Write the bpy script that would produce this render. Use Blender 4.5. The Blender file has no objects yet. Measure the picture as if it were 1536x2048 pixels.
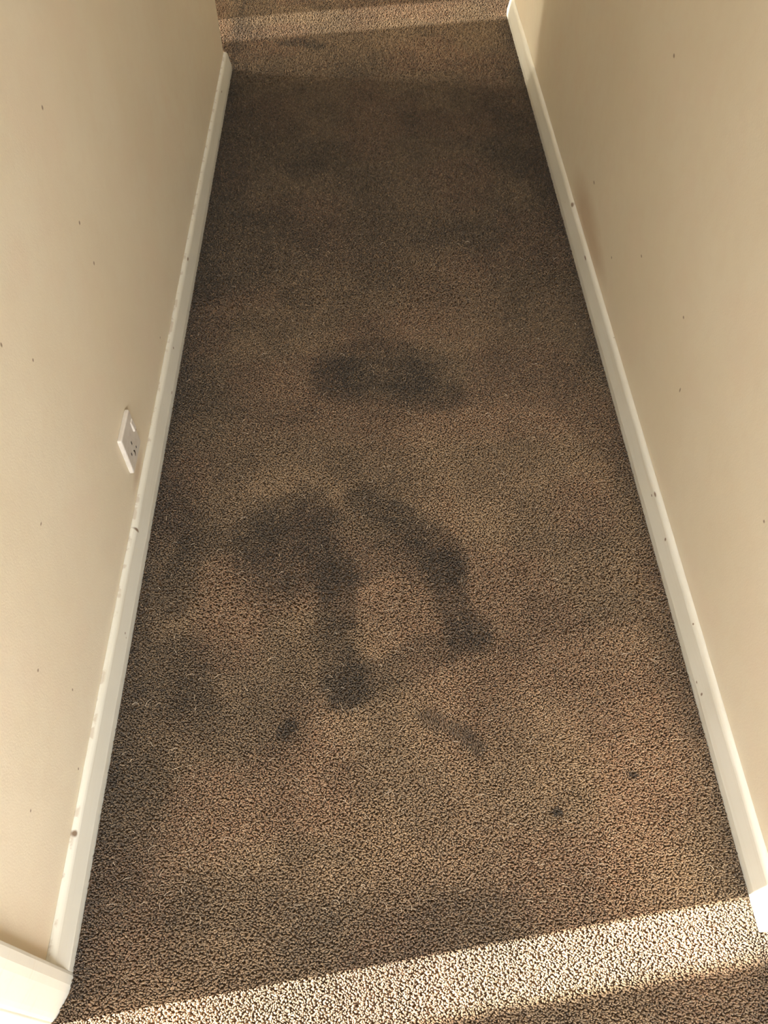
import bpy, bmesh, math
import numpy as np
from mathutils import Matrix, Vector

# ---------------------------------------------------------------- camera, world, lights, exposure
scene = bpy.context.scene
C = scene.collection
H_EYE = 1.35
cam_d = bpy.data.cameras.new('camera')
cam = bpy.data.objects.new('camera', cam_d)
C.objects.link(cam)
F_PX = 1620.0
cam_d.sensor_fit = 'VERTICAL'
cam_d.sensor_height = 24.0
cam_d.lens = F_PX / 2048.0 * 24.0
cam_d.clip_start = 0.02
Y = Vector((-77, 2164, -F_PX)).normalized()
Z = (-Vector((22, -1216, -F_PX))).normalized()
Z = (Z - Y * Z.dot(Y)).normalized()
X = Y.cross(Z)
M = Matrix((X, Y, Z)).to_4x4()
M.translation = Vector((0, 0, H_EYE))
cam.matrix_world = M
scene.camera = cam

world = bpy.data.worlds.new('world')
scene.world = world
world.use_nodes = True
world.node_tree.nodes['Background'].inputs[0].default_value = (0.80, 0.88, 1.0, 1)
world.node_tree.nodes['Background'].inputs[1].default_value = 0.5

SUN_SLOPE = 0.130          # how far the sun's light drifts along the hall per metre across it
SUN_ELEV = math.radians(30)
sun_d = bpy.data.lights.new('sun', 'SUN')
sun_d.energy = 18.5
sun_d.angle = math.radians(0.53)
sun_d.color = (1.0, 0.94, 0.83)
sun = bpy.data.objects.new('sun', sun_d)
C.objects.link(sun)
hx, hy = 1.0, SUN_SLOPE
n = math.hypot(hx, hy)
d = Vector((hx / n * math.cos(SUN_ELEV), hy / n * math.cos(SUN_ELEV), -math.sin(SUN_ELEV)))
sun.rotation_euler = d.to_track_quat('-Z', 'Y').to_euler()
sun.location = (-6, 0, 5)


def area(name, loc, target, sx, sy, energy, color):
    l = bpy.data.lights.new(name, 'AREA')
    l.shape = 'RECTANGLE'
    l.size, l.size_y = sx, sy
    l.energy, l.color = energy, color
    o = bpy.data.objects.new(name, l)
    C.objects.link(o)
    o.location = loc
    o.rotation_euler = (Vector(target) - Vector(loc)).to_track_quat('-Z', 'Y').to_euler()
    return o


# unseen soft light added behind the photographer to brighten the near walls
area('near_fill_light', (0.10, -1.06, 0.92), (0.05, 0.45, 0.0), 1.4, 1.0, 33.0, (0.97, 0.98, 1.0))
# weak cool fill light at the far end, without a window of its own
area('far_fill_light', (0.3, 5.4, 1.5), (0.1, 3.0, 0.2), 1.2, 1.1, 4.0, (0.86, 0.95, 1.0))
# hallway ceiling lamp
pl = bpy.data.lights.new('ceiling_lamp', 'AREA')
pl.shape = 'DISK'
pl.size = 0.30
pl.energy = 1.0
pl.color = (1.0, 0.94, 0.86)
plo = bpy.data.objects.new('ceiling_lamp', pl)
plo.location = (0.05, 0.5, 2.34)
C.objects.link(plo)
# lamp in the room beyond the far left corner
fl = bpy.data.lights.new('far_room_lamp', 'POINT')
fl.shadow_soft_size = 0.05
fl.energy = 37.0
fl.color = (1.0, 0.93, 0.80)
flo = bpy.data.objects.new('far_room_lamp', fl)
flo.location = (-2.2, 3.235, 1.75)
C.objects.link(flo)

scene.view_settings.view_transform = 'Standard'
scene.view_settings.look = 'None'
scene.view_settings.gamma = 1.0
scene.view_settings.use_curve_mapping = False
scene.view_settings.exposure = 1.70
scene.cycles.use_denoising = True
scene.cycles.max_bounces = 8
scene.cycles.diffuse_bounces = 5
scene.cycles.sample_clamp_indirect = 6.0

# ---------------------------------------------------------------- measures of the place
XL, XR = -0.467, 0.553            # faces of the skirtings
SK = 0.018                        # skirting thickness
WL, WR = XL - SK, XR + SK         # wall faces
L_NEAR, L_FAR = 0.121, 2.968      # the left wall runs between a doorway and an outside corner
R_NEAR, R_FAR = 0.225, 3.367
CEIL = 2.40
ZB = -0.0065                       # carpet backing; the pile tips lie at z = 0


# ---------------------------------------------------------------- material helpers
def new_mat(name):
    m = bpy.data.materials.new(name)
    m.use_nodes = True
    nt = m.node_tree
    return m, nt, nt.nodes['Principled BSDF']


def nd(nt, t, **kw):
    x = nt.nodes.new(t)
    for k, v in kw.items():
        setattr(x, k, v)
    return x


def math_n(nt, op, a, b=None, c=None, clamp=False):
    x = nd(nt, 'ShaderNodeMath', operation=op, use_clamp=clamp)
    for i, v in enumerate((a, b, c)):
        if v is None:
            continue
        if isinstance(v, (int, float)):
            x.inputs[i].default_value = v
        else:
            nt.links.new(v, x.inputs[i])
    return x.outputs[0]


def mix_col(nt, fac, a, b, blend='MIX'):
    x = nd(nt, 'ShaderNodeMix', data_type='RGBA', blend_type=blend)
    for s, v in ((x.inputs[0], fac), (x.inputs[6], a), (x.inputs[7], b)):
        if isinstance(v, (int, float)):
            s.default_value = v
        elif isinstance(v, tuple):
            s.default_value = (*v, 1)
        else:
            nt.links.new(v, s)
    return x.outputs[2]


def pos(nt):
    return nd(nt, 'ShaderNodeNewGeometry').outputs['Position']


def noise(nt, vec, scale, detail=3, rough=0.55):
    x = nd(nt, 'ShaderNodeTexNoise')
    x.inputs['Scale'].default_value = scale
    x.inputs['Detail'].default_value = detail
    x.inputs['Roughness'].default_value = rough
    nt.links.new(vec, x.inputs['Vector'])
    return x.outputs[0]


def mapped(nt, vec, s):
    x = nd(nt, 'ShaderNodeVectorMath', operation='MULTIPLY')
    nt.links.new(vec, x.inputs[0])
    x.inputs[1].default_value = s
    return x.outputs[0]


def ramp(nt, v, lo, hi, clamp=True):
    x = nd(nt, 'ShaderNodeMapRange', clamp=clamp)
    nt.links.new(v, x.inputs[0])
    x.inputs[1].default_value = lo
    x.inputs[2].default_value = hi
    return x.outputs[0]


def spots(nt, p, lst, soft=0.35):
    """mask of small soft ellipsoids: (x, y, z, ry, rz)"""
    out = None
    for (x, y, z, ry, rz) in lst:
        s = nd(nt, 'ShaderNodeVectorMath', operation='SUBTRACT')
        nt.links.new(p, s.inputs[0])
        s.inputs[1].default_value = (x, y, z)
        q = mapped(nt, s.outputs[0], (1 / 0.03, 1.25 / ry, 1.25 / rz))
        l = nd(nt, 'ShaderNodeVectorMath', operation='LENGTH')
        nt.links.new(q, l.inputs[0])
        m = ramp(nt, l.outputs['Value'], 1.0 + soft, 1.0 - soft)
        out = m if out is None else math_n(nt, 'MAXIMUM', out, m)
    return out


def bump(nt, h, strength, dist, bsdf):
    b = nd(nt, 'ShaderNodeBump')
    b.inputs['Strength'].default_value = strength
    b.inputs['Distance'].default_value = dist
    nt.links.new(h, b.inputs['Height'])
    nt.links.new(b.outputs[0], bsdf.inputs['Normal'])


# ---------------------------------------------------------------- materials
def wall_material(name, marks, smudges):
    m, nt, b = new_mat(name)
    p = pos(nt)
    big = noise(nt, p, 2.2, 3)
    col = mix_col(nt, ramp(nt, big, 0.35, 0.65), (0.765, 0.695, 0.545), (0.735, 0.655, 0.497))
    fine = noise(nt, p, 26, 3)
    col = mix_col(nt, math_n(nt, 'MULTIPLY', ramp(nt, fine, 0.45, 0.75), 0.22), col, (0.69, 0.58, 0.43))
    blot = noise(nt, p, 7, 2)
    col = mix_col(nt, math_n(nt, 'MULTIPLY', ramp(nt, blot, 0.50, 0.68), 0.35), col, (0.75, 0.63, 0.49))
    # scattered specks of dirt
    v = nd(nt, 'ShaderNodeTexVoronoi')
    v.inputs['Scale'].default_value = 11
    nt.links.new(p, v.inputs['Vector'])
    sp = math_n(nt, 'MULTIPLY', ramp(nt, v.outputs['Distance'], 0.034, 0.015), ramp(nt, noise(nt, p, 5), 0.57, 0.62))
    col = mix_col(nt, math_n(nt, 'MULTIPLY', sp, 0.55), col, (0.22, 0.15, 0.09))
    if smudges:
        s = spots(nt, p, smudges, 0.6)
        col = mix_col(nt, math_n(nt, 'MULTIPLY', s, 0.42), col, (0.40, 0.235, 0.125))
    if marks:
        s = spots(nt, p, marks)
        col = mix_col(nt, math_n(nt, 'MULTIPLY', s, 0.8), col, (0.20, 0.13, 0.08))
    nt.links.new(col, b.inputs['Base Color'])
    b.inputs['Roughness'].default_value = 0.55
    b.inputs['Specular IOR Level'].default_value = 0.35
    bump(nt, math_n(nt, 'ADD', noise(nt, p, 330, 2), math_n(nt, 'MULTIPLY', noise(nt, p, 45, 2), 1.2)), 0.22, 0.0012, b)
    return m


def paint_material(name, chips, cracks):
    """old off-white gloss on the woodwork, with chips and grubby marks"""
    m, nt, b = new_mat(name)
    p = pos(nt)
    col = mix_col(nt, ramp(nt, noise(nt, p, 6, 3), 0.35, 0.7), (0.69, 0.675, 0.590), (0.66, 0.64, 0.545))
    v = nd(nt, 'ShaderNodeTexVoronoi')
    v.inputs['Scale'].default_value = 34
    nt.links.new(p, v.inputs['Vector'])
    sp = math_n(nt, 'MULTIPLY', ramp(nt, v.outputs['Distance'], 0.085, 0.05), ramp(nt, noise(nt, p, 9), 0.56, 0.60))
    col = mix_col(nt, math_n(nt, 'MULTIPLY', sp, 0.55), col, (0.30, 0.22, 0.12))
    st = noise(nt, mapped(nt, p, (60, 3, 90)), 1.0, 3)
    col = mix_col(nt, math_n(nt, 'MULTIPLY', ramp(nt, st, 0.56, 0.75), 0.22), col, (0.50, 0.42, 0.27))
    if cracks:   # hairline gap with grime where the wall paint meets the board
        sx = nd(nt, 'ShaderNodeSeparateXYZ')
        nt.links.new(p, sx.inputs[0])
        z = sx.outputs[2]
        band = math_n(nt, 'MULTIPLY', ramp(nt, z, 0.0615, 0.0635), ramp(nt, noise(nt, p, 38, 4), 0.54, 0.60))
        col = mix_col(nt, math_n(nt, 'MULTIPLY', band, 0.4), col, (0.33, 0.23, 0.14))
    if chips:
        s = spots(nt, p, chips)
        col = mix_col(nt, math_n(nt, 'MULTIPLY', s, 0.9), col, (0.16, 0.095, 0.05))
    nt.links.new(col, b.inputs['Base Color'])
    b.inputs['Roughness'].default_value = 0.5
    bump(nt, noise(nt, mapped(nt, p, (90, 14, 90)), 1.0, 3), 0.25, 0.001, b)
    return m


L_MARKS = [(WL, 1.218, .477, .004, .004), (WL, .70, .41, .004, .002), (WL, .52, .306, .003, .003), (WL, .35, .225, .0025, .0025),
           (WL, .881, .559, .003, .003), (WL, .824, .638, .003, .004), (WL, .457, .084, .0025, .003), (WL, 1.217, .558, .004, .004),
           (WL, 1.23, .745, .004, .004), (WL, .551, .173, .0025, .003), (WL, 1.445, .11, .003, .003)]
R_MARKS = [(WR, 1.874, .206, .008, .004), (WR, 1.612, .172, .005, .003), (WR, 1.435, .303, .005, .003), (WR, 1.551, .653, .006, .004),
           (WR, 1.158, .37, .004, .003), (WR, .69, .377, .003, .003), (WR, .348, .06, .003, .003), (WR, 1.071, .271, .003, .006)]
R_SMUDGE = [(WR, 1.88, .105, .17, .062), (WR, 1.77, .095, .15, .045)]
L_CHIPS = [(XL - .012, .942, .056, .004, .009), (XL - .010, 1.811, .057, .009, .003), (XL - .008, 2.727, .046, .008, .003),
           (XL - .012, .364, .062, .006, .004), (XL - .002, 1.36, .018, .006, .002), (XL - .006, 1.48, .047, .004, .003),
           (XL - .010, .727, .030, .003, .002)]
R_CHIPS = [(XR + .012, 2.005, .061, .012, .004), (XR + .009, 1.775, .054, .012, .003), (XR + .007, .886, .050, .004, .004),
           (XR + .010, .695, .058, .0025, .002), (XR + .004, .575, .025, .003, .004), (XR + .003, .60, .020, .003, .002),
           (XR + .010, .991, .058, .008, .0025), (XR + .008, .997, .047, .004, .002)]
M_wall_l = wall_material('magnolia_wall_left', L_MARKS, [(WL, 1.07, .085, .05, .018)])
M_wall_r = wall_material('magnolia_wall_right', R_MARKS, R_SMUDGE)
M_wall = wall_material('magnolia_wall', None, None)
M_paint_l = paint_material('off_white_gloss_left', L_CHIPS, True)
M_paint_r = paint_material('off_white_gloss_right', R_CHIPS, False)
M_paint = paint_material('off_white_gloss', None, False)

M_ceil, nt, b = new_mat('white_ceiling')
b.inputs['Base Color'].default_value = (0.62, 0.58, 0.52, 1)
b.inputs['Roughness'].default_value = 0.9

M_plastic, nt, b = new_mat('aged_white_plastic')
p = pos(nt)
nt.links.new(mix_col(nt, ramp(nt, noise(nt, p, 60, 3), 0.4, 0.75), (0.66, 0.62, 0.55), (0.57, 0.52, 0.45)), b.inputs['Base Color'])
b.inputs['Roughness'].default_value = 0.35
M_slot, nt, b = new_mat('dark_slot')
b.inputs['Base Color'].default_value = (0.012, 0.010, 0.008, 1)
M_red, nt, b = new_mat('dark_red_mark')
b.inputs['Base Color'].default_value = (0.10, 0.02, 0.015, 1)
M_dimmer, nt, b = new_mat('sun_dimming_sheet')  # see-through material that only weakens the sun at the far opening
tr = nd(nt, 'ShaderNodeBsdfTransparent')
tr.inputs[0].default_value = (1, 1, 1, 1)
tl = nd(nt, 'ShaderNodeBsdfTranslucent')
tl.inputs[0].default_value = (0.7, 0.68, 0.62, 1)
ms = nd(nt, 'ShaderNodeMixShader')
ms.inputs[0].default_value = 0.89
nt.links.new(tr.outputs[0], ms.inputs[1])
nt.links.new(tl.outputs[0], ms.inputs[2])
nt.links.new(ms.outputs[0], nt.nodes['Material Output'].inputs[0])

M_back, nt, b = new_mat('carpet_backing')
p = pos(nt)
nt.links.new(mix_col(nt, noise(nt, p, 300, 2), (0.10, 0.066, 0.040), (0.16, 0.108, 0.068)), b.inputs['Base Color'])
b.inputs['Roughness'].default_value = 1.0
b.inputs['Specular IOR Level'].default_value = 0.0

# carpet yarn: the colour of each tuft with its dirt and painted-in dimness comes from the mesh
M_pile, nt, b = new_mat('carpet_yarn')
at = nd(nt, 'ShaderNodeAttribute', attribute_name='soil_and_dim')
aw = nd(nt, 'ShaderNodeAttribute', attribute_name='tint')
ar = nd(nt, 'ShaderNodeAttribute', attribute_name='shade')
base = mix_col(nt, aw.outputs['Fac'], (0.315, 0.208, 0.115), (0.320, 0.184, 0.104))
base = mix_col(nt, ar.outputs['Fac'], base, (0.44, 0.315, 0.192))
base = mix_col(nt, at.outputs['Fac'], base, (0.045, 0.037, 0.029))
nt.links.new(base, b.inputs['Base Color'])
b.inputs['Roughness'].default_value = 0.8
b.inputs['Specular IOR Level'].default_value = 0.15
b.inputs['Sheen Weight'].default_value = 0.12
b.inputs['Sheen Roughness'].default_value = 0.5


# ---------------------------------------------------------------- mesh helpers
def link(name, me, mat, parent=None):
    o = bpy.data.objects.new(name, me)
    C.objects.link(o)
    if mat:
        me.materials.append(mat)
    if parent:
        o.parent = parent
    return o


def from_bm(name, bm, mat, parent=None, smooth=False):
    bmesh.ops.recalc_face_normals(bm, faces=bm.faces)
    me = bpy.data.meshes.new(name)
    bm.to_mesh(me)
    bm.free()
    if smooth:
        me.polygons.foreach_set('use_smooth', [True] * len(me.polygons))
    return link(name, me, mat, parent)


def add_box(bm, x0, x1, y0, y1, z0, z1, bevel=0.0, seg=2):
    r = bmesh.ops.create_cube(bm, size=1.0)
    for v in r['verts']:
        v.co = Vector(((x0 + x1) / 2 + v.co.x * (x1 - x0), (y0 + y1) / 2 + v.co.y * (y1 - y0), (z0 + z1) / 2 + v.co.z * (z1 - z0)))
    if bevel:
        es = list({e for v in r['verts'] for e in v.link_edges})
        bmesh.ops.bevel(bm, geom=es, offset=bevel, segments=seg, affect='EDGES', profile=0.5)


def box(name, x0, x1, y0, y1, z0, z1, mat, parent=None, bevel=0.0):
    bm = bmesh.new()
    add_box(bm, x0, x1, y0, y1, z0, z1, bevel)
    return from_bm(name, bm, mat, parent)


def structure(o):
    o['kind'] = 'structure'
    return o


def sweep(name, prof, path, side, mat, wob=0.0, seed=1):
    """profile (offset from wall, height) swept with mitres along a floor path; side=+1: the room lies to the right"""
    rng = np.random.default_rng(seed)
    pts = [Vector(q) for q in path]
    # subdivide long runs so that old boards can be a little uneven
    fine, kinds = [], []
    for i in range(len(pts) - 1):
        a, c = pts[i], pts[i + 1]
        k = max(1, int((c - a).length / 0.06)) if wob else 1
        for j in range(k):
            fine.append(a.lerp(c, j / k))
    fine.append(pts[-1])
    bm = bmesh.new()
    rings = []
    N = len(fine)
    for i, q in enumerate(fine):
        d0 = (q - fine[i - 1]).normalized() if i else None
        d1 = (fine[i + 1] - q).normalized() if i < N - 1 else None
        d0, d1 = d0 or d1, d1 or d0
        n0 = Vector((d0.y, -d0.x)) * side
        n1 = Vector((d1.y, -d1.x)) * side
        mth = (n0 + n1)
        mth = mth / (mth.length_squared / 2)
        w = rng.normal(0, wob, 2)
        ring = []
        for (o_, z_) in prof:
            k = 0 if z_ < 0.01 or o_ < 0.002 else 1
            ring.append(bm.verts.new((q.x + mth.x * (o_ + w[0] * k), q.y + mth.y * (o_ + w[0] * k), z_ + w[1] * k)))
        rings.append(ring)
    m = len(prof)
    for a, c in zip(rings[:-1], rings[1:]):
        for j in range(m):
            bm.faces.new((a[j], a[(j + 1) % m], c[(j + 1) % m], c[j]))
    bm.faces.new(rings[0])
    bm.faces.new(list(reversed(rings[-1])))
    return from_bm(name, bm, mat)


# ---------------------------------------------------------------- the shell
structure(box('floor', -2.6, 2.6, -2.5, 5.6, -0.12, ZB, M_back))
structure(box('ceiling', -2.6, 2.6, -2.5, 5.6, CEIL, CEIL + 0.1, M_ceil))


def wall(name, boxes, mat, bevel=0.004):
    bm = bmesh.new()
    for q in boxes:
        add_box(bm, *q, bevel)
    return structure(from_bm(name, bm, mat))


T = 0.115
wall('wall_left', [(WL - T, WL, L_NEAR + .012, L_FAR, ZB, CEIL), (WL - T, WL, -0.66, L_NEAR + .012, 2.06, CEIL),
                   (WL - T, WL, -1.12, -0.66, ZB, CEIL)], M_wall_l)
wall('wall_right', [(WR, WR + T, R_NEAR, R_FAR, ZB, CEIL)], M_wall_r)
# outer walls; the west one has the two openings the sunlight comes through
WX = -2.5
wn0, wn1 = -0.245, 0.75          # near window
wm0, wm1 = -1.05, -0.42  # unseen opening added so sun on the near floor bounces up the walls
wf0, wf1 = 2.925, 3.155          # gap left open at the far window
wall('wall_west', [(WX - .1, WX, -2.5, wm0, ZB, CEIL), (WX - .1, WX, wm1, wn0, ZB, CEIL), (WX - .1, WX, wm0, wm1, ZB, 0.4), (WX - .1, WX, wm0, wm1, 2.12, CEIL), (WX - .1, WX, wn1, wf0, ZB, CEIL), (WX - .1, WX, wf1, 5.6, ZB, CEIL),
                   (WX - .1, WX, wn0, wn1, ZB, 0.4), (WX - .1, WX, wn0, wn1, 2.12, CEIL),
                   (WX - .1, WX, wf0, wf1, ZB, 0.4), (WX - .1, WX, wf0, wf1, 2.12, CEIL)], M_wall, 0)
wall('wall_east', [(2.5, 2.6, -2.5, 5.6, ZB, CEIL)], M_wall, 0)
wall('wall_north', [(-2.6, 2.6, 5.5, 5.6, ZB, CEIL)], M_wall, 0)
wall('wall_south', [(-2.6, 2.6, -1.25, -1.12, ZB, CEIL)], M_wall, 0)


def window(name, y0, y1, z0, z1):
    bm = bmesh.new()
    x0, x1 = WX - .09, WX - .03
    add_box(bm, x0, x1, y0, y0 + .012, z0, z1)
    add_box(bm, x0, x1, y1 - .012, y1, z0, z1)
    add_box(bm, x0, x1, y0, y1, z0, z0 + .03)
    add_box(bm, x0, x1, y0, y1, z1 - .03, z1)
    return structure(from_bm(name, bm, M_paint))


window('window_1', wn0, wn1, .4, 2.12)
window('added_sun_window', wm0, wm1, .4, 2.12)
w2 = window('window_2', wf0, wf1, .4, 2.12)
bm = bmesh.new()
vs = [bm.verts.new(q) for q in ((WX - .02, wf0, .4), (WX - .02, wf1, .4), (WX - .02, wf1, 2.12), (WX - .02, wf0, 2.12))]
bm.faces.new(vs)
from_bm('sun_dimming_sheet', bm, M_dimmer, w2)  # unseen sheet added in the far opening to dim the sun's band

# skirting boards: chamfered old boards, rounded at the top
PROF = [(0, ZB), (SK, ZB), (SK, .016), (.0172, .0195), (.0110, .0550), (.0094, .0590), (.0068, .0622), (.0035, .0644), (0, .0650)]
s = sweep('baseboard_left', PROF, [(WL, .184), (WL, L_FAR), (-1.7, L_FAR)], 1, M_paint_l, 0.00035, 3)
structure(s)
s = sweep('baseboard_right', PROF, [(1.5, R_NEAR), (WR, R_NEAR), (WR, R_FAR), (1.5, R_FAR)], -1, M_paint_r, 0.00035, 5)
structure(s)
for o in (bpy.data.objects['baseboard_left'], bpy.data.objects['baseboard_right']):
    md = o.modifiers.new('soft_edges', 'BEVEL')
    md.width = 0.0022
    md.segments = 2
    md.limit_method = 'ANGLE'
    md.angle_limit = math.radians(14)

# architrave of the near left doorway: thick at its outer edge, thinning to the jamb
bm = bmesh.new()
A = [(0, .184), (.0185, .184), (.0195, .180), (.0190, .168), (.0165, .158), (.0120, .1455), (.0070, .132), (.0045, .1265), (.0025, .1235), (0, .1225)]
lo = [bm.verts.new((WL + o_, y_, ZB)) for o_, y_ in A]
hi = [bm.verts.new((WL + o_, y_, 2.12)) for o_, y_ in A]
for i in range(len(A)):
    j = (i + 1) % len(A)
    bm.faces.new((lo[i], lo[j], hi[j], hi[i]))
bm.faces.new(lo)
bm.faces.new(hi)
structure(from_bm('trim_1', bm, M_paint))
# jamb lining
bm = bmesh.new()
add_box(bm, WL - T - .004, WL + .001, L_NEAR - .002, L_NEAR + .0115, ZB, 2.055, .0015)
add_box(bm, WL - T - .004, WL + .001, -.66, -.648, ZB, 2.055, .0015)
add_box(bm, WL - T - .004, WL + .001, -.648, L_NEAR - .002, 2.04, 2.06, .0015)
structure(from_bm('trim_2', bm, M_paint))


# ---------------------------------------------------------------- carpet
def dist_stroke(x, y, pts):
    d = np.full(x.shape, 9.0)
    for (ax, ay), (bx, by) in zip(pts[:-1], pts[1:]):
        vx, vy = bx - ax, by - ay
        t = np.clip(((x - ax) * vx + (y - ay) * vy) / (vx * vx + vy * vy + 1e-12), 0, 1)
        d = np.minimum(d, np.hypot(x - ax - t * vx, y - ay - t * vy))
    return d


STAINS = [
([[-0.089, 1.46], [-0.031, 1.499], [0.055, 1.504], [0.125, 1.439]], 0.050, 0.40),
([[-0.097, 1.406], [-0.008, 1.369], [0.085, 1.357], [0.154, 1.346]], 0.05, 0.46),
([[-0.103, 1.449], [-0.091, 1.388]], 0.042, 0.25),
([[-0.05, 1.43], [0.10, 1.41]], 0.055, 0.45),
([[-0.223, 1.017], [-0.14, 1.021]], 0.0525, 0.55),
([[-0.24, 0.960], [-0.196, 0.900], [-0.117, 0.900]], 0.066, 0.6),
([[-0.19, 0.975], [-0.15, 0.97]], 0.06, 0.3),
([[-0.25, 0.93], [-0.225, 0.855], [-0.12, 0.86]], 0.050, 0.45),
([[-0.118, 0.969], [-0.097, 0.871]], 0.046, 0.45),
([[-0.079, 0.858], [-0.088, 0.747], [-0.076, 0.685], [-0.062, 0.629]], 0.0365, 0.72),
([[-0.02, 1.043], [0.037, 1.008], [0.096, 0.942], [0.126, 0.875]], 0.038, 0.6),
([[0.126, 0.875], [0.14, 0.794], [0.162, 0.723]], 0.036, 0.55),
([[0.162, 0.723], [0.127, 0.688], [0.071, 0.675], [0.005, 0.642], [-0.058, 0.624]], 0.036, 0.50),
([[-0.057, 0.870], [0.023, 0.902], [0.111, 0.863]], 0.036, 0.4),
([[-0.057, 0.967], [0.035, 0.96]], 0.050, 0.35),
([[-0.208, 0.829], [-0.195, 0.762]], 0.035, 0.3),
([[-0.111, 0.607], [-0.199, 0.582]], 0.0265, 0.12),
([[-0.171, 0.542], [-0.164, 0.553]], 0.013, 0.85),
([[0.276, 0.391], [0.281, 0.392]], 0.0065, 1.2),
([[0.414, 0.448], [0.417, 0.448]], 0.006, 1.2),
([[0.147, 0.376], [0.149, 0.376]], 0.006, 0.6),
([[0.366, 0.582], [0.368, 0.582]], 0.0065, 0.3),
([[-0.205, 2.321], [-0.159, 2.305]], 0.038, 0.36),
([[-0.222, 2.364], [-0.144, 2.346]], 0.0215, 0.3),
([[-0.28, 3.196], [-0.197, 3.179], [-0.174, 3.149]], 0.0295, 0.6),
([[-0.307, 3.185], [-0.28, 3.183]], 0.0165, 0.4),
([[-0.282, 2.656], [-0.214, 2.589]], 0.0331, 0.2),
([[-0.355, 2.092], [-0.197, 2.084]], 0.036, 0.2),
([[-0.211, 1.726], [-0.17, 1.684]], 0.0325, 0.3),
([[0.001, 1.91], [0.028, 1.886]], 0.055, 0.12),
([[0.385, 2.722], [0.467, 2.317]], 0.0836, 0.3),
([[0.27, 1.991], [0.351, 1.964]], 0.0561, 0.15),
([[0.452, 2.719], [0.538, 2.178]], 0.0501, 0.25),
([[-0.381, 0.941], [-0.395, 0.813]], 0.0305, 0.5),
([[-0.359, 0.704], [-0.327, 0.586]], 0.045, 0.38),
([[-0.336, 0.624], [-0.338, 0.605]], 0.027, 0.3),
([[-0.454, 1.37], [-0.383, 1.367]], 0.047, 0.35),
([[-0.444, 1.715], [-0.426, 1.797]], 0.039, 0.3),
([[-0.437, 1.058], [-0.362, 0.953]], 0.0475, 0.4),
([[-0.414, 0.608], [-0.409, 0.353]], 0.045, 0.25),
([[-0.179, 0.526], [-0.172, 0.392]], 0.026, 0.18),
([[-0.155, 0.361], [-0.059, 0.342]], 0.02, 0.2),
([[-0.413, 0.28], [-0.213, 0.274], [-0.12, 0.237]], 0.0385, 0.3),
([[-0.059, 0.214], [0.168, 0.242]], 0.0445, 0.3),
([[0.326, 1.229], [0.344, 1.198]], 0.034, 0.15),
([[0.446, 1.418], [0.483, 1.163]], 0.03, 0.2),
]
BRUSHED = [[0.073, 0.559], [0.115, 0.539], [0.155, 0.502]]


def vnoise(x, y, scale, seed):
    """smooth value noise, 0..1"""
    g = np.random.default_rng(seed).random((257, 257))
    u, v = (x * scale) % 256, (y * scale) % 256
    i, j = u.astype(int), v.astype(int)
    fu, fv = u - i, v - j
    fu, fv = fu * fu * (3 - 2 * fu), fv * fv * (3 - 2 * fv)
    return (g[i, j] * (1 - fu) + g[i + 1, j] * fu) * (1 - fv) + (g[i, j + 1] * (1 - fu) + g[i + 1, j + 1] * fu) * fv


def sstep(a, b_, t):
    q = np.clip((t - a) / (b_ - a), 0, 1)
    return q * q * (3 - 2 * q)


rng = np.random.default_rng(11)


def cells(x0, x1, y0, y1, s):
    nx, ny = math.ceil((x1 - x0) / s), round((y1 - y0) / s)
    gx, gy = np.meshgrid(np.arange(nx), np.arange(ny), indexing='ij')
    gx = gx + 0.5 * (gy % 2)
    x = x0 + (gx + 0.5 + rng.uniform(-.42, .42, gx.shape)) * s
    y = y0 + (gy + 0.5 + rng.uniform(-.42, .42, gx.shape)) * s
    return x.ravel(), y.ravel(), np.full(x.size, s)


SPACE = 0.0027
parts = []
for x0, x1, y0, y1, sp in ((-.66, .75, -.15, .80, SPACE), (-.47, .56, .80, 1.70, .0032), (-.47, .56, 1.70, 2.90, .0040), (-1.1, 1.1, 2.90, 3.95, .0056)):
    x, y, q = cells(x0, x1, y0 - .10, y1 + .10, sp)      # the bands are blended into each other
    k = (y + rng.uniform(-.1, .1, x.size) > y0) & (y + rng.uniform(-.1, .1, x.size) < y1)
    parts.append((x[k], y[k], q[k]))
px, py, ps = (np.concatenate([q[i] for q in parts]) for i in range(3))
inside_l = (px < XL + .0012) & (py > .1225) & (py < L_FAR + SK + .001)
inside_l &= ~((py < .184) & (px > WL + .001 + np.interp(py, [.1225, .1265, .132, .1455, .158, .184], [.001, .005, .008, .013, .018, .0205])))
inside_r = (px > XR - .0012) & (py > R_NEAR - SK - .001) & (py < R_FAR + SK + .001)
stub_l = (px < WL) & (px > WL - T - .004) & (py < -.648)
keep = ~(inside_l | inside_r | stub_l)
px, py, ps = px[keep], py[keep], ps[keep]
N = len(px)

# dirt the yarn carries, with weaker light painted in at left and far end
wx = px + (vnoise(px + 3, py + 5, 14, 2) - .5) * .030 + (vnoise(px + 3, py + 5, 55, 7) - .5) * .012
wy = py + (vnoise(px + 9, py + 1, 14, 3) - .5) * .030 + (vnoise(px + 9, py + 1, 55, 8) - .5) * .012
clean_and_lit = np.ones(N)
for pts, r, k in STAINS:
    small = r < .016
    r = max(r, .0065)
    dd = dist_stroke(px if small else wx, py if small else wy, pts)
    mott = .80 + .40 * vnoise(px + 7, py + 7, 32, 61) if not small else 1.0
    clean_and_lit *= 1 - np.clip(k * .84 * mott, 0, .93) * (1 - sstep(r * .60, r * 1.55, dd))
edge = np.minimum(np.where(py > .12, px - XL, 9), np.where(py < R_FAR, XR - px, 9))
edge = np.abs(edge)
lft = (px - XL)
clean_and_lit *= 1 - .58 * np.exp(-edge / .032)
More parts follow.
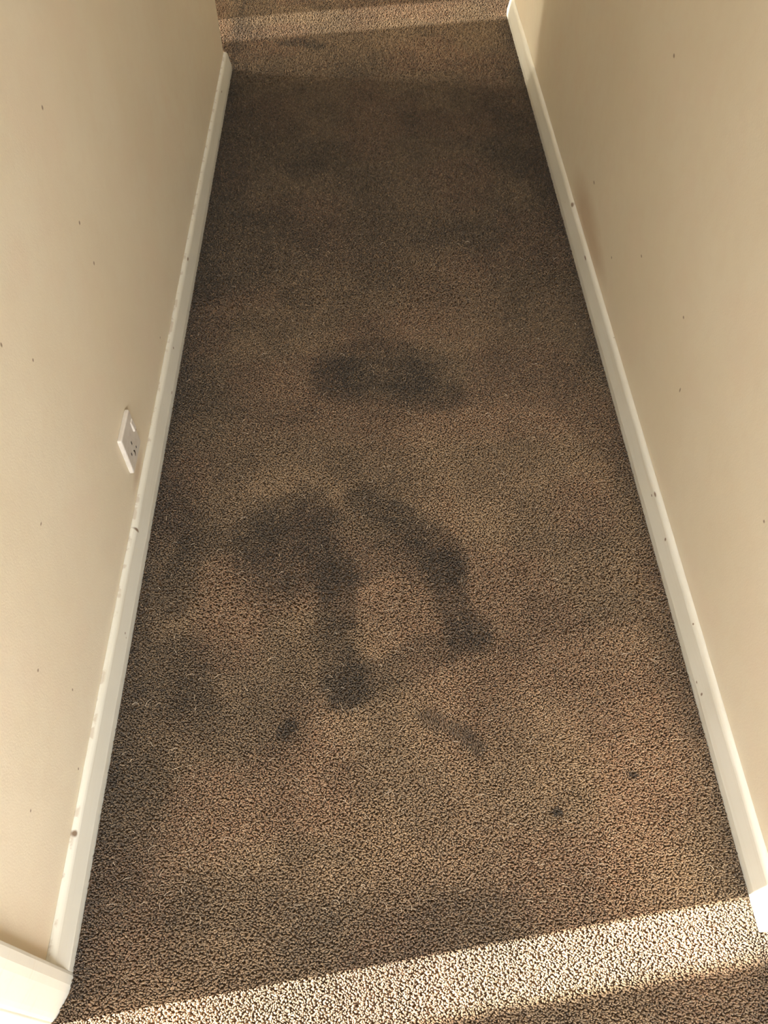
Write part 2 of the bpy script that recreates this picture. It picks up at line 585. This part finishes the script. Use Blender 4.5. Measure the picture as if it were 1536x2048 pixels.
clean_and_lit *= 1 - .48 * np.exp(-np.clip(lft, 0, 9) / .13) * (py > .15) * (py < 2.9)  # left side darkened in the colour, standing in for less light there
clean_and_lit *= 1 - .25 * sstep(.42, .75, vnoise(px + 2, py + 2, 5.0, 21))
clean_and_lit *= 1 - .18 * sstep(.40, .75, vnoise(px + 2, py + 2, 13.0, 22))
clean_and_lit *= 1 - .56 * sstep(.75, 2.3, py) * (1 - .5 * sstep(2.8, 3.1, py))  # far stretch: part traffic dirt, part painted lack of light, eased past the corner
clean_and_lit *= 1 - .20 * (1 - np.exp(-(((px - .44) / .16) ** 2 + ((py - .38) / .20) ** 2)))  # all but a paler patch by the near right skirting
soil_and_dim = np.clip(1 - clean_and_lit + rng.normal(0, .10, N), 0, .96)
tint = np.clip(sstep(.35, .7, vnoise(px + 1, py + 4, 7.0, 31)) + rng.normal(0, .15, N), 0, 1)
shade = np.clip(rng.beta(.8, 1.5, N), 0, 1)

# how each tuft lies
theta = rng.uniform(0, 2 * np.pi, N)
flow = vnoise(px, py, 9, 41) * 2 * np.pi * 1.5
lean = rng.uniform(.0010, .0042, N)
lx = np.cos(theta) * lean * 1.35 + np.cos(flow) * .0008
ly = np.sin(theta) * lean * .65 + np.sin(flow) * .0008 - .0004
hgt = rng.normal(.0060, .0007, N) + (vnoise(px, py, 30, 51) - .5) * .0012 + (vnoise(px, py, 6, 52) - .5) * .001
rad = rng.uniform(.0016, .0023, N) * (ps / .0043) ** .85
# a scuff where the pile has been brushed upright
db = dist_stroke(wx * .6 + px * .4, wy * .6 + py * .4, BRUSHED)
up = (1 - sstep(.004, .026, db)) * .95
lx, ly = lx * (1 - up * .5) - up * .0004, ly * (1 - up * .8) + up * .0035
rad = rad * (1 - up * .34)
soil_and_dim = np.clip(soil_and_dim + up * .38, 0, .96)  # scuff coloured darker for the shade in the gaps between its tufts
hgt = hgt + up * .0012
ex = (edge < .006)
hgt[ex] *= .86
lx[ex] *= .3

RINGS = [(0.0, .80), (.45, 1.05), (.82, 1.0), (1.0, .62)]
SIDES = 4
ang0 = rng.uniform(0, 2 * np.pi, N)
K = len(RINGS) * SIDES
co = np.empty((N, K, 3), dtype=np.float32)
for ri, (t, rr) in enumerate(RINGS):
    cx, cy = px + lx * t ** 1.5, py + ly * t ** 1.5
    cz = ZB + hgt * (t - .10 * t ** 3)
    # tangent of the bent tuft
    s_ = 1.5 * t ** .5
    tx, ty, tz = lx * s_, ly * s_, hgt * (1 - .3 * t * t)
    ln = np.sqrt(tx * tx + ty * ty + tz * tz)
    tx, ty, tz = tx / ln, ty / ln, tz / ln
    # frame
    ux, uy, uz = tz, np.zeros(N), -tx
    ul = np.sqrt(ux * ux + uz * uz)
    ux, uz = ux / ul, uz / ul
    vx, vy, vz = ty * uz - tz * uy, tz * ux - tx * uz, tx * uy - ty * ux
    for k in range(SIDES):
        a = ang0 + 2 * np.pi * k / SIDES + t * 1.2
        ca, sa = np.cos(a) * rad * rr, np.sin(a) * rad * rr
        co[:, ri * SIDES + k, 0] = cx + ux * ca + vx * sa
        co[:, ri * SIDES + k, 1] = cy + uy * ca + vy * sa
        co[:, ri * SIDES + k, 2] = cz + uz * ca + vz * sa
faces = []
for ri in range(len(RINGS) - 1):
    for k in range(SIDES):
        k2 = (k + 1) % SIDES
        faces.append((ri * SIDES + k, ri * SIDES + k2, (ri + 1) * SIDES + k2, (ri + 1) * SIDES + k))
top = (len(RINGS) - 1) * SIDES
faces.append((top, top + 1, top + 2, top + 3))
faces = np.array(faces, dtype=np.int32)
allf = (faces[None] + (np.arange(N, dtype=np.int32) * K)[:, None, None]).reshape(-1)
NF = N * len(faces)
me = bpy.data.meshes.new('carpet_pile')
me.vertices.add(N * K)
me.vertices.foreach_set('co', co.reshape(-1))
me.loops.add(NF * 4)
me.loops.foreach_set('vertex_index', allf)
me.polygons.add(NF)
me.polygons.foreach_set('loop_start', np.arange(NF, dtype=np.int32) * 4)
me.update(calc_edges=True)
me.shade_smooth()
for nm, arr in (('soil_and_dim', soil_and_dim), ('tint', tint), ('shade', shade)):
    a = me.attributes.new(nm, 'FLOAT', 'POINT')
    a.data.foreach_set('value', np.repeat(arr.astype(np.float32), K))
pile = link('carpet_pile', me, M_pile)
pile['kind'] = 'stuff'
pile['label'] = 'brown stained cut pile carpet fitted between the two skirting boards'
pile['category'] = 'carpet'
del co, allf

# stray pale fibres lying on the pile
nf = 420
fx = rng.uniform(XL + .02, XR - .02, nf)
fy = .25 + rng.random(nf) ** 1.4 * 1.7
bm = bmesh.new()
for i in range(nf):
    a, l, cv = rng.uniform(0, 2 * np.pi), rng.uniform(.006, .016), rng.normal(0, .5)
    p0 = np.array([fx[i], fy[i]])
    prev = None
    for k in range(6):
        t = k / 5
        q = p0 + np.array([math.cos(a), math.sin(a)]) * l / 5 * (k > 0)
        p0 = q
        a += cv * .3
        z = -.0005 + .0035 * math.sin(math.pi * t)
        nx_, ny_ = -math.sin(a) * .00026, math.cos(a) * .00026
        r3 = [bm.verts.new((q[0] + nx_, q[1] + ny_, z)), bm.verts.new((q[0] - nx_, q[1] - ny_, z)), bm.verts.new((q[0], q[1], z + .0003))]
        if prev:
            for j in range(3):
                bm.faces.new((prev[j], prev[(j + 1) % 3], r3[(j + 1) % 3], r3[j]))
        prev = r3
M_fib, nt, b = new_mat('pale_fibre')
b.inputs['Base Color'].default_value = (0.62, 0.50, 0.36, 1)
b.inputs['Roughness'].default_value = 0.7
fib = from_bm('stray_fibres', bm, M_fib, pile)
fib['kind'] = 'stuff'
fib['label'] = 'pale loose fibres'

# ---------------------------------------------------------------- power socket on the left wall
so = bpy.data.objects.new('power_socket', None)
C.objects.link(so)
SY, SZ = 1.0735, 0.1690
so.location = (WL, SY, SZ)
so['label'] = 'white square plastic power socket with a rocker switch low on the left wall'
so['category'] = 'socket'
HW = 0.043                        # half width; the plate is a little taller than wide
HH = 0.0475
bm = bmesh.new()
# plate: a square cushion with softened rim
levels = [(0.0, HW - .0014), (.0009, HW - .0014), (.0011, HW), (.0062, HW), (.0078, HW - .0005), (.0088, HW - .0016), (.0092, HW - .0034)]
rings = []
for x_, h_ in levels:
    ring = []
    rc = .004
    for cx_, cy_, a0 in ((1, 1, 0), (-1, 1, 90), (-1, -1, 180), (1, -1, 270)):
        for k in range(4):
            a = math.radians(a0 + 30 * k)
            ring.append(bm.verts.new((x_, cx_ * (h_ - rc) + math.cos(a) * rc, cy_ * (h_ + HH - HW - rc) + math.sin(a) * rc)))
    rings.append(ring)
for a_, c_ in zip(rings[:-1], rings[1:]):
    for j in range(16):
        bm.faces.new((a_[j], a_[(j + 1) % 16], c_[(j + 1) % 16], c_[j]))
bm.faces.new(rings[-1])
bm.faces.new(list(reversed(rings[0])))
from_bm('face_plate', bm, M_plastic, so)


def pbox(name, y0, y1, z0, z1, x0, x1, mat, parent, bevel=.0006):
    return box(name, x0, x1, y0, y1, z0, z1, mat, parent, bevel)


# pin holes: dark recess openings
pbox('pin_slot', -.0055, -.0015, -.0045, .0040, .0088, .0095, M_slot, so, .0002)
pbox('pin_slot', -.0240, -.0200, -.0160, -.0085, .0088, .0095, M_slot, so, .0002)
pbox('pin_slot', .0085, .0120, -.0300, -.0245, .0088, .0095, M_slot, so, .0002)
bm = bmesh.new()
arc = []
for k in range(9):
    a = math.radians(-70 + 140 * k / 8)
    w_ = .0010 + .0012 * math.sin(math.pi * k / 8)
    cy_, cz_ = -.0105 + .0065 * math.cos(a), -.0255 + .0075 * math.sin(a)
    arc.append([bm.verts.new((x_, cy_ + q_ * math.cos(a), cz_ + q_ * math.sin(a))) for x_, q_ in ((.0088, -w_), (.0095, -w_), (.0095, w_), (.0088, w_))])
for a_, c_ in zip(arc[:-1], arc[1:]):
    for k in range(4):
        bm.faces.new((a_[k], a_[(k + 1) % 4], c_[(k + 1) % 4], c_[k]))
bm.faces.new(arc[0])
bm.faces.new(arc[-1])
from_bm('pin_slot', bm, M_slot, so)
# rocker, tilted
bm = bmesh.new()
v = [(.0090, .023, .002), (.0090, .037, .002), (.0090, .037, .028), (.0090, .023, .028),
     (.0135, .024, .003), (.0135, .036, .003), (.0112, .036, .027), (.0112, .024, .027)]
vv = [bm.verts.new(q) for q in v]
for f_ in ((0, 1, 2, 3), (4, 5, 6, 7), (0, 1, 5, 4), (1, 2, 6, 5), (2, 3, 7, 6), (3, 0, 4, 7)):
    bm.faces.new([vv[i] for i in f_])
bmesh.ops.bevel(bm, geom=bm.edges[:], offset=.0008, segments=2, affect='EDGES')
rk = from_bm('rocker_switch', bm, M_plastic, so)
rm = pbox('red_mark', .0280, .0330, .0002, .0022, .0110, .0130, M_red, rk, .0002)
rm['label'] = 'dark red mark at the lower end of the switch'
